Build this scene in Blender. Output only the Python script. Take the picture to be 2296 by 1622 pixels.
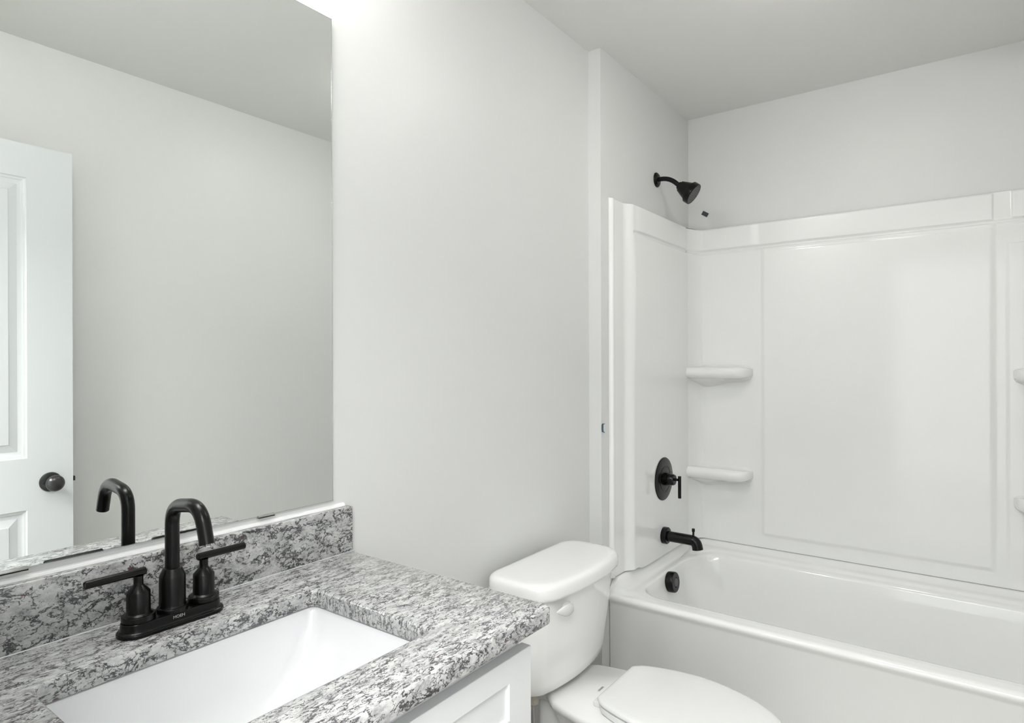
import bpy, bmesh, math, random
from mathutils import Vector, Matrix

sc = bpy.context.scene
for o in list(bpy.data.objects):
    bpy.data.objects.remove(o)
COL = sc.collection

# ---------------------------------------------------------------- camera
IMG_W = 2296
FPX = 1407.3
cam = bpy.data.cameras.new('camera')
cam.sensor_width = 36.0
cam.lens = FPX * 36.0 / IMG_W
cam.clip_start = 0.02
cam_ob = bpy.data.objects.new('camera', cam)
COL.objects.link(cam_ob)
yaw, pitch, roll = 0.6375, -0.0005, -0.0031
F = Vector((math.cos(yaw) * math.cos(pitch), math.sin(yaw) * math.cos(pitch), math.sin(pitch)))
R0 = Vector((math.sin(yaw), -math.cos(yaw), 0))
U0 = R0.cross(F)
R = R0 * math.cos(roll) + U0 * math.sin(roll)
U = -R0 * math.sin(roll) + U0 * math.cos(roll)
M = Matrix(((R.x, U.x, -F.x, -0.8941), (R.y, U.y, -F.y, -1.1511), (R.z, U.z, -F.z, 1.2977), (0, 0, 0, 1)))
cam_ob.matrix_world = M
sc.camera = cam_ob

# ---------------------------------------------------------------- view, world, lights
sc.view_settings.view_transform = 'Standard'
sc.view_settings.look = 'None'
sc.view_settings.gamma = 1.0
sc.view_settings.use_curve_mapping = False
sc.view_settings.exposure = 0.0

world = bpy.data.worlds.new('world')
sc.world = world
world.use_nodes = True
world.node_tree.nodes['Background'].inputs[0].default_value = (0.9, 0.95, 1.0, 1)
world.node_tree.nodes['Background'].inputs[1].default_value = 0.5

VANITY_E = 84.0      # emission of each globe of the vanity light
CEIL_E = 31.0        # emission of the ceiling fixture's diffuser
HALL_W = 138.0        # added fill under the unseen hallway's ceiling, watts
DOOR_FILL_W = 34.0         # added fill sent through the doorway from the hall's end, watts


def area_light(name, loc, size, watts, color, rot=(0, 0, 0)):
    l = bpy.data.lights.new(name, 'AREA')
    l.shape = 'RECTANGLE'
    l.size, l.size_y = size
    l.energy = watts
    l.color = color
    o = bpy.data.objects.new(name, l)
    o.location = loc
    o.rotation_euler = rot
    COL.objects.link(o)
    return o


area_light('hall_fill', (-1.55, -1.0, 2.42), (0.9, 1.6), HALL_W, (1.0, 1.0, 0.995))  # area light added as fill from the doorway side, no fixture
area_light('doorway_fill', (-2.40, -0.95, 1.28), (2.1, 2.6), DOOR_FILL_W, (0.97, 0.985, 1.0), (0, -math.pi / 2, 0))  # added lamp beyond the invented hall opening, standing in for daylight

# ---------------------------------------------------------------- materials


def new_mat(name, color=(0.8, 0.8, 0.8), rough=0.5, metal=0.0, coat=0.0, spec=0.5, coat_rough=0.03):
    m = bpy.data.materials.new(name)
    m.use_nodes = True
    b = m.node_tree.nodes['Principled BSDF']
    b.inputs['Base Color'].default_value = (*color, 1)
    b.inputs['Roughness'].default_value = rough
    b.inputs['Metallic'].default_value = metal
    b.inputs['Specular IOR Level'].default_value = spec
    b.inputs['Coat Weight'].default_value = coat
    b.inputs['Coat Roughness'].default_value = coat_rough
    return m


def bsdf(m):
    return m.node_tree.nodes['Principled BSDF']


def add_bump(m, scale, strength, dist=0.001, detail=3, rough=0.5):
    nt = m.node_tree
    tc = nt.nodes.new('ShaderNodeTexCoord')
    n = nt.nodes.new('ShaderNodeTexNoise')
    n.inputs['Scale'].default_value = scale
    n.inputs['Detail'].default_value = detail
    n.inputs['Roughness'].default_value = rough
    bp = nt.nodes.new('ShaderNodeBump')
    bp.inputs['Strength'].default_value = strength
    bp.inputs['Distance'].default_value = dist
    nt.links.new(tc.outputs['Object'], n.inputs['Vector'])
    nt.links.new(n.outputs['Fac'], bp.inputs['Height'])
    nt.links.new(bp.outputs['Normal'], bsdf(m).inputs['Normal'])


def soft_variation(m, c1, c2, scale):
    nt = m.node_tree
    tc = nt.nodes.new('ShaderNodeTexCoord')
    n = nt.nodes.new('ShaderNodeTexNoise')
    n.inputs['Scale'].default_value = scale
    mx = nt.nodes.new('ShaderNodeMix')
    mx.data_type = 'RGBA'
    mx.inputs['A'].default_value = (*c1, 1)
    mx.inputs['B'].default_value = (*c2, 1)
    nt.links.new(tc.outputs['Object'], n.inputs['Vector'])
    nt.links.new(n.outputs['Fac'], mx.inputs['Factor'])
    nt.links.new(mx.outputs['Result'], bsdf(m).inputs['Base Color'])


M_WALL = new_mat('wall_paint', (0.76, 0.76, 0.74), 0.42, spec=0.35)
soft_variation(M_WALL, (0.762, 0.768, 0.752), (0.752, 0.758, 0.745), 3)
add_bump(M_WALL, 260, 0.12, 0.0006)
M_CEIL = new_mat('ceiling_paint', (0.84, 0.84, 0.82), 0.8, spec=0.2)
add_bump(M_CEIL, 200, 0.15, 0.0008)
M_TRIM = new_mat('trim_paint', (0.84, 0.85, 0.86), 0.3)
add_bump(M_TRIM, 90, 0.04, 0.0004)
M_DOOR = new_mat('door_paint', (0.66, 0.68, 0.69), 0.3)
add_bump(M_DOOR, 90, 0.05, 0.0004)
M_CAB = new_mat('cabinet_paint', (0.70, 0.71, 0.71), 0.32)
add_bump(M_CAB, 120, 0.03, 0.0003)
M_ACRYL = new_mat('white_acrylic', (0.895, 0.90, 0.885), 0.09, spec=0.5)
add_bump(M_ACRYL, 9, 0.05, 0.002, detail=1)
M_PORC = new_mat('vitreous_china', (0.87, 0.87, 0.86), 0.08, coat=0.6)
add_bump(M_PORC, 14, 0.03, 0.001, detail=1)
M_SINK = new_mat('sink_porcelain', (0.74, 0.75, 0.76), 0.07, coat=0.6)
add_bump(M_SINK, 12, 0.02, 0.001, detail=1)
M_PLAST = new_mat('seat_plastic', (0.77, 0.775, 0.76), 0.2)
add_bump(M_PLAST, 40, 0.02, 0.0005)
M_BLACK = new_mat('matte_black_metal', (0.0025, 0.0026, 0.0025), 0.27, metal=0.0, spec=0.27)
add_bump(M_BLACK, 900, 0.05, 0.0002)
M_ORB = new_mat('dark_bronze_metal', (0.02, 0.02, 0.02), 0.25, spec=0.6)
add_bump(M_ORB, 700, 0.08, 0.0002)
M_RUB = new_mat('spray_face_rubber', (0.09, 0.09, 0.088), 0.55)
add_bump(M_RUB, 420, 0.5, 0.001)
M_CHROME = new_mat('chrome', (0.75, 0.75, 0.76), 0.12, metal=1.0)
add_bump(M_CHROME, 50, 0.01, 0.0002)
M_BRAID = new_mat('braided_steel', (0.5, 0.5, 0.5), 0.35, metal=1.0)
add_bump(M_BRAID, 900, 0.8, 0.001)
M_NUT = new_mat('grey_plastic_nut', (0.42, 0.39, 0.33), 0.45)
add_bump(M_NUT, 60, 0.05, 0.0005)
M_CAULK = new_mat('white_caulk', (0.93, 0.93, 0.93), 0.35)
add_bump(M_CAULK, 60, 0.2, 0.001)
M_CAULK2 = new_mat('clear_caulk', (0.55, 0.56, 0.58), 0.3)
add_bump(M_CAULK2, 60, 0.2, 0.001)
M_LOGO = new_mat('grey_printed_lettering', (0.30, 0.30, 0.30), 0.4)
M_LOGO2 = new_mat('dark_grey_printed_lettering', (0.16, 0.16, 0.16), 0.4)
M_BTAPE = new_mat('blue_tape', (0.065, 0.12, 0.19), 0.6)
add_bump(M_BTAPE, 300, 0.2, 0.0004)
M_GTAPE = new_mat('dark_grey_tape', (0.05, 0.058, 0.068), 0.55)
add_bump(M_GTAPE, 300, 0.2, 0.0004)
M_WATER = new_mat('water', (1, 1, 1), 0.0)
bsdf(M_WATER).inputs['Transmission Weight'].default_value = 1.0
bsdf(M_WATER).inputs['IOR'].default_value = 1.33

M_MIRROR = new_mat('mirror_silver', (0.86, 0.885, 0.865), 0.0, metal=1.0)
M_MEDGE = new_mat('mirror_edge_glass', (0.62, 0.66, 0.65), 0.12, metal=0.9)
add_bump(M_MEDGE, 80, 0.4, 0.001)
M_CLIP = new_mat('mirror_clip_metal', (0.50, 0.50, 0.48), 0.25, metal=0.8)
add_bump(M_CLIP, 60, 0.05, 0.0005)


def emis(name, color, e):
    m = new_mat(name, color, 0.4)
    b = bsdf(m)
    b.inputs['Emission Color'].default_value = (*color, 1)
    b.inputs['Emission Strength'].default_value = e
    return m


M_GLOBE = emis('lit_frosted_globe', (1.0, 0.995, 0.98), VANITY_E)
M_DIFF = emis('lit_diffuser', (1.0, 0.98, 0.95), CEIL_E)


def ramp(nt, stops, interp='LINEAR'):
    r = nt.nodes.new('ShaderNodeValToRGB')
    r.color_ramp.interpolation = interp
    e = r.color_ramp.elements
    while len(e) < len(stops):
        e.new(0.5)
    for i, (p, c) in enumerate(stops):
        e[i].position = p
        e[i].color = (c, c, c, 1) if isinstance(c, (int, float)) else (*c, 1)
    return r


def granite():
    m = new_mat('grey_white_granite', (0.6, 0.6, 0.6), 0.18, coat=0.2)
    nt = m.node_tree
    L = nt.links.new
    tc = nt.nodes.new('ShaderNodeTexCoord')

    def mapping(scale, rot=(0, 0, 0), loc=(0, 0, 0)):
        mp = nt.nodes.new('ShaderNodeMapping')
        mp.inputs['Scale'].default_value = scale
        mp.inputs['Rotation'].default_value = rot
        mp.inputs['Location'].default_value = loc
        L(tc.outputs['Object'], mp.inputs['Vector'])
        return mp

    def noise(mp, scale, detail, rough, dist=0.0):
        n = nt.nodes.new('ShaderNodeTexNoise')
        n.inputs['Scale'].default_value = scale
        n.inputs['Detail'].default_value = detail
        n.inputs['Roughness'].default_value = rough
        n.inputs['Distortion'].default_value = dist
        L(mp.outputs['Vector'], n.inputs['Vector'])
        return n

    def math_(op, a, b=None, clamp=False):
        n = nt.nodes.new('ShaderNodeMath')
        n.operation = op
        n.use_clamp = clamp
        for i, v in enumerate((a, b)):
            if v is None:
                continue
            if isinstance(v, (int, float)):
                n.inputs[i].default_value = v
            else:
                L(v, n.inputs[i])
        return n.outputs[0]

    def mix(f, a, b):
        n = nt.nodes.new('ShaderNodeMix')
        n.data_type = 'RGBA'
        L(f, n.inputs['Factor'])
        for k, v in (('A', a), ('B', b)):
            if isinstance(v, tuple):
                n.inputs[k].default_value = (*v, 1)
            else:
                L(v, n.inputs[k])
        return n.outputs['Result']

    flow = mapping((0.62, 1.75, 1.0), (0.0, 0.35, -0.16))
    flow2 = mapping((0.66, 1.65, 1.0), (0.1, 0.45, -0.24), (3.1, 1.7, 0.4))
    # cloudy ground
    n0 = noise(flow, 55, 8, 0.70, 0.2)
    r0 = ramp(nt, [(0.30, (0.20, 0.20, 0.205)), (0.42, (0.36, 0.36, 0.36)), (0.53, (0.50, 0.50, 0.495)), (0.66, (0.60, 0.60, 0.59))])
    L(n0.outputs['Fac'], r0.inputs['Fac'])
    col = r0.outputs['Color']
    # fine grain
    n1 = noise(flow2, 240, 2, 0.6)
    r1 = ramp(nt, [(0.34, 0.72), (0.52, 1.0)])
    L(n1.outputs['Fac'], r1.inputs['Fac'])
    mg = nt.nodes.new('ShaderNodeMix')
    mg.data_type = 'RGBA'
    mg.blend_type = 'MULTIPLY'
    mg.inputs['Factor'].default_value = 0.6
    L(col, mg.inputs['A'])
    L(r1.outputs['Color'], mg.inputs['B'])
    col = mg.outputs['Result']
    # thin dark crystal seams: the zero line of a rough noise, broken up by a patch mask
    def vein(mp, scale, width, mscale, m0, m1, det=5, rough=0.62, dist=0.9):
        n = noise(mp, scale, det, rough, dist)
        g = noise(mp, 420, 2, 0.7)
        jit = math_('MULTIPLY', math_('SUBTRACT', g.outputs['Fac'], 0.5), 0.055)
        d = math_('ABSOLUTE', math_('ADD', math_('SUBTRACT', n.outputs['Fac'], 0.5), jit))
        k = noise(mp, mscale, 3, 0.6, 0.3)
        rk = ramp(nt, [(m0, 0.0), (m1, 1.0)])
        L(k.outputs['Fac'], rk.inputs['Fac'])
        w = math_('MULTIPLY', rk.outputs['Color'], width)
        return math_('SUBTRACT', 1.0, math_('DIVIDE', d, math_('ADD', w, 0.0005)), True)
    v1 = vein(flow, 46, 0.038, 40, 0.38, 0.62, 5, 0.60, 0.4)
    v2 = vein(flow2, 86, 0.054, 50, 0.45, 0.65, 5, 0.60, 0.3)
    v = math_('MAXIMUM', v1, v2)
    rv = ramp(nt, [(0.05, 0.0), (0.62, 1.0)])
    L(v, rv.inputs['Fac'])
    # solid dark flecks
    n3 = noise(flow, 120, 7, 0.78, 0.1)
    n4 = noise(flow2, 34, 3, 0.5, 0.1)
    fl = math_('ADD', math_('MULTIPLY', n3.outputs['Fac'], 0.62), math_('MULTIPLY', n4.outputs['Fac'], 0.38))
    rf = ramp(nt, [(0.580, 0.0), (0.606, 1.0)])
    L(fl, rf.inputs['Fac'])
    dark = math_('MAXIMUM', rv.outputs['Color'], rf.outputs['Color'])
    # grey halo beside the seams
    rh = ramp(nt, [(0.0, 0.0), (0.20, 0.55)])
    L(v, rh.inputs['Fac'])
    col = mix(rh.outputs['Color'], col, (0.30, 0.30, 0.305))
    n5 = noise(flow, 160, 2, 0.5)
    rd = ramp(nt, [(0.40, (0.008, 0.008, 0.010)), (0.72, (0.07, 0.07, 0.075))])
    L(n5.outputs['Fac'], rd.inputs['Fac'])
    col = mix(math_('MULTIPLY', dark, 0.92), col, rd.outputs['Color'])
    # few garnet specks
    vo = nt.nodes.new('ShaderNodeTexVoronoi')
    vo.inputs['Scale'].default_value = 95
    L(flow2.outputs['Vector'], vo.inputs['Vector'])
    sep = nt.nodes.new('ShaderNodeSeparateColor')
    L(vo.outputs['Color'], sep.inputs['Color'])
    pick = math_('GREATER_THAN', sep.outputs['Red'], 0.955)
    near = math_('LESS_THAN', vo.outputs['Distance'], 0.24)
    gar = math_('MULTIPLY', math_('MULTIPLY', pick, near), 0.8)
    col = mix(gar, col, (0.10, 0.035, 0.045))
    L(col, bsdf(m).inputs['Base Color'])
    return m


M_GRAN = granite()


def floor_mat():
    m = new_mat('vinyl_plank_floor', (0.42, 0.39, 0.35), 0.4)
    nt = m.node_tree
    L = nt.links.new
    tc = nt.nodes.new('ShaderNodeTexCoord')
    mp = nt.nodes.new('ShaderNodeMapping')
    mp.inputs['Scale'].default_value = (1, 1, 1)
    br = nt.nodes.new('ShaderNodeTexBrick')
    br.inputs['Scale'].default_value = 1.0
    br.inputs['Brick Width'].default_value = 1.2
    br.inputs['Row Height'].default_value = 0.15
    br.inputs['Mortar Size'].default_value = 0.0015
    br.inputs['Color1'].default_value = (0.42, 0.385, 0.34, 1)
    br.inputs['Color2'].default_value = (0.36, 0.33, 0.29, 1)
    br.inputs['Mortar'].default_value = (0.12, 0.11, 0.1, 1)
    n = nt.nodes.new('ShaderNodeTexNoise')
    n.inputs['Scale'].default_value = 9
    n.inputs['Detail'].default_value = 6
    mp2 = nt.nodes.new('ShaderNodeMapping')
    mp2.inputs['Scale'].default_value = (1, 9, 1)
    mx = nt.nodes.new('ShaderNodeMix')
    mx.data_type = 'RGBA'
    mx.blend_type = 'MULTIPLY'
    mx.inputs['Factor'].default_value = 0.5
    L(tc.outputs['Object'], mp.inputs['Vector'])
    L(mp.outputs['Vector'], br.inputs['Vector'])
    L(tc.outputs['Object'], mp2.inputs['Vector'])
    L(mp2.outputs['Vector'], n.inputs['Vector'])
    L(br.outputs['Color'], mx.inputs['A'])
    L(n.outputs['Fac'], mx.inputs['B'])
    L(mx.outputs['Result'], bsdf(m).inputs['Base Color'])
    return m


M_FLOOR = floor_mat()

# ---------------------------------------------------------------- mesh helpers (all take world coordinates)


def wloc(o):
    v = Vector((0, 0, 0))
    while o is not None:
        v += o.location
        o = o.parent
    return v


def obj(name, bm, mat, parent=None, origin=None, smooth=True, angle=35):
    """Link a bmesh given in world coordinates as ONE object."""
    if parent is not None:
        org = wloc(parent)
    else:
        org = Vector(origin) if origin is not None else Vector((0, 0, 0))
    bmesh.ops.remove_doubles(bm, verts=bm.verts, dist=1e-6)
    bmesh.ops.recalc_face_normals(bm, faces=bm.faces)
    bmesh.ops.translate(bm, verts=bm.verts, vec=-org)
    me = bpy.data.meshes.new(name)
    if smooth:
        for f in bm.faces:
            f.smooth = True
        for e in bm.edges:
            if len(e.link_faces) == 2:
                e.smooth = e.calc_face_angle() < math.radians(angle)
    bm.to_mesh(me)
    bm.free()
    o = bpy.data.objects.new(name, me)
    mats = mat if isinstance(mat, (list, tuple)) else [mat]
    for mm in mats:
        me.materials.append(mm)
    COL.objects.link(o)
    if parent is not None:
        o.parent = parent
    else:
        o.location = org
    return o


def thing(name, label, cat, loc):
    o = bpy.data.objects.new(name, None)
    o.empty_display_size = 0.05
    o.location = loc
    COL.objects.link(o)
    o['label'] = label
    o['category'] = cat
    return o


def tag(o, label, cat, group=None):
    o['label'] = label
    o['category'] = cat
    if group:
        o['group'] = group
    return o


def struct(o):
    o['kind'] = 'structure'
    return o


def NB():
    return bmesh.new()


def box(bm, x0, x1, y0, y1, z0, z1, bev=0.0, seg=2):
    x0, x1 = min(x0, x1), max(x0, x1)
    y0, y1 = min(y0, y1), max(y0, y1)
    z0, z1 = min(z0, z1), max(z0, z1)
    t = bmesh.new()
    bmesh.ops.create_cube(t, size=1)
    for v in t.verts:
        v.co = Vector((x0 + (v.co.x + .5) * (x1 - x0), y0 + (v.co.y + .5) * (y1 - y0), z0 + (v.co.z + .5) * (z1 - z0)))
    if bev > 0:
        bmesh.ops.bevel(t, geom=t.edges[:], offset=bev, segments=seg, profile=0.5, affect='EDGES')
    merge(bm, t)
    return bm


def merge(bm, t):
    me = bpy.data.meshes.new('tmp')
    t.to_mesh(me)
    t.free()
    bm.from_mesh(me)
    bpy.data.meshes.remove(me)


def frame_of(axis):
    a = Vector(axis).normalized()
    ref = Vector((0, 0, 1)) if abs(a.z) < 0.9 else Vector((1, 0, 0))
    u = a.cross(ref).normalized()
    w = a.cross(u).normalized()
    return a, u, w


def lathe(bm, prof, base, axis=(0, 0, 1), n=48, sx=1.0, sy=1.0, cap=True):
    """prof: list of (radius, height along axis)."""
    a, u, w = frame_of(axis)
    base = Vector(base)
    rings = []
    for r, h in prof:
        if r <= 1e-7:
            rings.append([bm.verts.new(base + a * h)])
        else:
            rings.append([bm.verts.new(base + a * h + u * (r * sx * math.cos(2 * math.pi * i / n)) + w * (r * sy * math.sin(2 * math.pi * i / n))) for i in range(n)])
    for A, B in zip(rings, rings[1:]):
        for i in range(n):
            j = (i + 1) % n
            if len(A) == 1 and len(B) == 1:
                continue
            if len(A) == 1:
                bm.faces.new((A[0], B[i], B[j]))
            elif len(B) == 1:
                bm.faces.new((A[i], A[j], B[0]))
            else:
                bm.faces.new((A[i], A[j], B[j], B[i]))
    if cap:
        for rg in (rings[0], rings[-1]):
            if len(rg) > 1:
                bm.faces.new(rg)
    return bm


def smooth_path(pts, rad, seg=10):
    """polyline with rounded corners"""
    pts = [Vector(p) for p in pts]
    out = [pts[0]]
    for i in range(1, len(pts) - 1):
        p, a, b = pts[i], pts[i - 1], pts[i + 1]
        da, db = (a - p), (b - p)
        r = rad[i - 1] if isinstance(rad, (list, tuple)) else rad
        r = min(r, da.length * 0.49 if i > 1 else da.length * 0.95, db.length * 0.49 if i < len(pts) - 2 else db.length * 0.95)
        s, e = p + da.normalized() * r, p + db.normalized() * r
        for k in range(seg + 1):
            t = k / seg
            # circular-like quadratic blend
            out.append((1 - t) ** 2 * s + 2 * t * (1 - t) * (p * 0.9 + (s + e) * 0.05) + t * t * e)
    out.append(pts[-1])
    return out


def tube(bm, path, radius, n=28, cap=True):
    path = [Vector(p) for p in path]
    N = len(path)
    tang = []
    for i in range(N):
        a = path[max(0, i - 1)]
        b = path[min(N - 1, i + 1)]
        tang.append((b - a).normalized())
    _, u, w = frame_of(tang[0])
    rings = []
    for i in range(N):
        t = tang[i]
        u = (u - t * u.dot(t)).normalized()
        w = t.cross(u)
        r = radius(i / (N - 1)) if callable(radius) else radius
        rings.append([bm.verts.new(path[i] + u * r * math.cos(2 * math.pi * k / n) + w * r * math.sin(2 * math.pi * k / n)) for k in range(n)])
    for A, B in zip(rings, rings[1:]):
        for i in range(n):
            j = (i + 1) % n
            bm.faces.new((A[i], A[j], B[j], B[i]))
    if cap:
        bm.faces.new(rings[0])
        bm.faces.new(rings[-1])
    return bm


def loft(bm, rings, cap0=True, cap1=True, closed=True):
    vs = [[bm.verts.new(Vector(p)) for p in r] for r in rings]
    n = len(vs[0])
    for A, B in zip(vs, vs[1:]):
        for i in range(n if closed else n - 1):
            j = (i + 1) % n
            try:
                bm.faces.new((A[i], A[j], B[j], B[i]))
            except ValueError:
                pass
    if cap0:
        bm.faces.new(vs[0])
    if cap1:
        bm.faces.new(vs[-1])
    return bm


def rrect(x0, x1, y0, y1, r, cn=8, sn=6):
    """rounded rectangle in plan; r = 4 radii for corners (x0,y1) (x1,y1) (x1,y0) (x0,y0), y1 > y0. Clockwise from the (x0,y1) corner."""
    if not isinstance(r, (list, tuple)):
        r = (r,) * 4
    C = [((x0, y1), (1, -1), math.pi, math.pi / 2), ((x1, y1), (-1, -1), math.pi / 2, 0),
         ((x1, y0), (-1, 1), 0, -math.pi / 2), ((x0, y0), (1, 1), -math.pi / 2, -math.pi)]
    arcs = []
    for (c, s, a0, a1), rr in zip(C, r):
        rr = max(rr, 1e-4)
        cx, cy = c[0] + s[0] * rr, c[1] + s[1] * rr
        arcs.append([(cx + rr * math.cos(a0 + (a1 - a0) * k / cn), cy + rr * math.sin(a0 + (a1 - a0) * k / cn)) for k in range(cn + 1)])
    out = []
    for i in range(4):
        out += arcs[i]
        a, b = arcs[i][-1], arcs[(i + 1) % 4][0]
        for k in range(1, sn):
            t = k / sn
            out.append((a[0] + (b[0] - a[0]) * t, a[1] + (b[1] - a[1]) * t))
    return out


def grid_lines(a, b, step, feats, fine=0.0022, reach=0.02):
    """non-uniform samples of [a,b], dense around feature positions"""
    s = set()
    n = max(1, int(round((b - a) / step)))
    for i in range(n + 1):
        s.add(round(a + (b - a) * i / n, 5))
    for f in feats:
        k = int(reach / fine)
        for i in range(-k, k + 1):
            v = f + i * fine
            if a < v < b:
                s.add(round(v, 5))
    out = sorted(s)
    res = [out[0]]
    for v in out[1:]:
        if v - res[-1] > fine * 0.6:
            res.append(v)
    if res[-1] != out[-1]:
        res[-1] = out[-1]
    return res


def ss(a, b, x):
    if a == b:
        return 1.0 if x > a else 0.0
    t = max(0.0, min(1.0, (x - a) / (b - a)))
    return t * t * (3 - 2 * t)


def text_mesh(name, s, size, mat, origin, xdir, ydir, parent, extrude=0.0002):
    cu = bpy.data.curves.new(name, 'FONT')
    cu.body = s
    cu.size = size
    cu.extrude = extrude
    cu.align_x = 'CENTER'
    cu.align_y = 'CENTER'
    t = bpy.data.objects.new('tmp_text', cu)
    COL.objects.link(t)
    dg = bpy.context.evaluated_depsgraph_get()
    me = bpy.data.meshes.new_from_object(t.evaluated_get(dg))
    bpy.data.objects.remove(t)
    X = Vector(xdir).normalized()
    Y = Vector(ydir).normalized()
    Z = X.cross(Y)
    org = Vector(origin) - wloc(parent)
    for v in me.vertices:
        v.co = org + X * v.co.x + Y * v.co.y + Z * v.co.z
    me.materials.clear()
    me.materials.append(mat)
    o = bpy.data.objects.new(name, me)
    COL.objects.link(o)
    o.parent = parent
    return o


# ---------------------------------------------------------------- room dimensions
ZC = 2.44            # ceiling
XF = 2.0045          # wall behind the tub
XJ = 1.139           # where the tub end wall is furred out
YJ = -0.05
YO = -1.5585         # wall opposite the mirror
XL = -0.80           # doorway wall
T = 0.12

# ---------------------------------------------------------------- setting
bm = NB(); box(bm, -2.3, XF + T, -2.5, 0.7, -0.08, 0.0)
struct(obj('floor', bm, M_FLOOR, smooth=False))
bm = NB(); box(bm, -2.3, XF + T, -2.5, 0.7, ZC, ZC + 0.08)
struct(obj('ceiling', bm, M_CEIL, smooth=False))
bm = NB(); box(bm, XL - T, XJ, 0, T, 0, ZC)
struct(obj('wall_back', bm, M_WALL, smooth=False))
bm = NB(); box(bm, XJ, XF, YJ, T, 0, ZC)
struct(obj('wall_alcove', bm, M_WALL, smooth=False))
bm = NB(); box(bm, XF, XF + T, YO - T, T, 0, ZC)
struct(obj('wall_right', bm, M_WALL, smooth=False))
bm = NB(); box(bm, XL - T, XF, YO - T, YO, 0, ZC)
struct(obj('wall_front', bm, M_WALL, smooth=False))
DY0, DY1, DZ = -1.415, -0.63, 2.05     # doorway opening
bm = NB()
box(bm, XL - T, XL, DY1, 0, 0, ZC)
box(bm, XL - T, XL, YO, DY0, 0, ZC)
box(bm, XL - T, XL, DY0, DY1, DZ, ZC)
struct(obj('wall_left', bm, M_WALL, smooth=False))
# the unseen hallway ends in a wide opening, added to let fill light in
bm = NB()
box(bm, -2.3, -2.2, -2.5, -2.25, 0, ZC)
box(bm, -2.3, -2.2, 0.35, 0.7, 0, ZC)
box(bm, -2.3, -2.2, -2.25, 0.35, 0, 0.22)
box(bm, -2.3, -2.2, -2.25, 0.35, 2.34, ZC)
struct(obj('wall_hall', bm, M_WALL, smooth=False))
bm = NB()
for q in ((-2.25, -2.20, 0.22, 2.34), (0.30, 0.35, 0.22, 2.34), (-2.25, 0.35, 0.22, 0.27), (-2.25, 0.35, 2.29, 2.34)):
    box(bm, -2.27, -2.19, q[0], q[1], q[2], q[3], 0.002)
struct(obj('added_window_1', bm, M_TRIM, smooth=False))  # frame around the made-up opening, out of view
bm = NB(); box(bm, -2.2, XL - T, 0.6, 0.7, 0, ZC)
box(bm, XL - T, XL - T + 0.1, T, 0.7, 0, ZC)
struct(obj('wall_hall_back', bm, M_WALL, smooth=False))
bm = NB(); box(bm, -2.2, XL - T, -2.5, -2.4, 0, ZC)
box(bm, XL - T, XL - T + 0.1, -2.5, YO - T, 0, ZC)
struct(obj('wall_hall_front', bm, M_WALL, smooth=False))
# door lining (jambs and head), thin
bm = NB()
box(bm, XL - T - 0.01, XL + 0.01, DY1 - 0.018, DY1, 0, DZ, 0.001)
box(bm, XL - T - 0.01, XL - 0.0, DY0, DY0 + 0.018, 0, DZ, 0.001)
box(bm, XL - T - 0.01, XL + 0.01, DY0, DY1, DZ - 0.018, DZ, 0.001)
struct(obj('trim_1', bm, M_TRIM, smooth=False))


def baseboard(name, x0, x1, y0, y1):
    bm = NB()
    box(bm, x0, x1, y0, y1, 0, 0.085, 0.003)
    struct(obj(name, bm, M_TRIM))


baseboard('baseboard_back', 0.035, XJ, -0.013, 0.0)
baseboard('baseboard_front', -0.04, 1.18, YO, YO + 0.013)

# ---------------------------------------------------------------- door, open against the wall opposite the mirror
DX = -0.0425
DYF = -1.4086
DW = 0.752
DTH = 0.035
door = bpy.data.objects.new('door_1', None)
door.location = (DX - DW, DYF, 0.0)
COL.objects.link(door)
struct(door)


def door_face(bm, yf, sgn):
    """moulded two-panel face; sgn=+1 recesses go to -y"""
    x0, x1 = DX - DW, DX
    z0, z1 = 0.012, 2.028
    panels = [(DX - 0.132 - 0.488, DX - 0.132, 0.978, 1.916), (DX - 0.132 - 0.488, DX - 0.132, 0.24, 0.805)]
    prof = [(0, 0), (0.003, 0.0035), (0.010, 0.0050), (0.0105, 0.0066), (0.020, 0.0095), (0.024, 0.0100), (0.048, 0.0040), (0.0495, 0.0022), (0.055, 0.0020)]
    xs = [x0, panels[0][0], panels[0][1], x1]
    zs = [z0, 0.24, 0.805, 0.978, 1.916, z1]
    for i in range(3):
        for k in range(5):
            if i == 1 and k in (1, 3):
                continue
            q = [(xs[i], zs[k]), (xs[i + 1], zs[k]), (xs[i + 1], zs[k + 1]), (xs[i], zs[k + 1])]
            bm.faces.new([bm.verts.new((a, yf, b)) for a, b in q])
    for (a, b, c, d) in panels:
        rings = []
        for ins, dep in prof:
            y = yf - sgn * dep
            rings.append([(a + ins, y, c + ins), (b - ins, y, c + ins), (b - ins, y, d - ins), (a + ins, y, d - ins)])
        loft(bm, rings, cap0=False, cap1=True)


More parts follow.
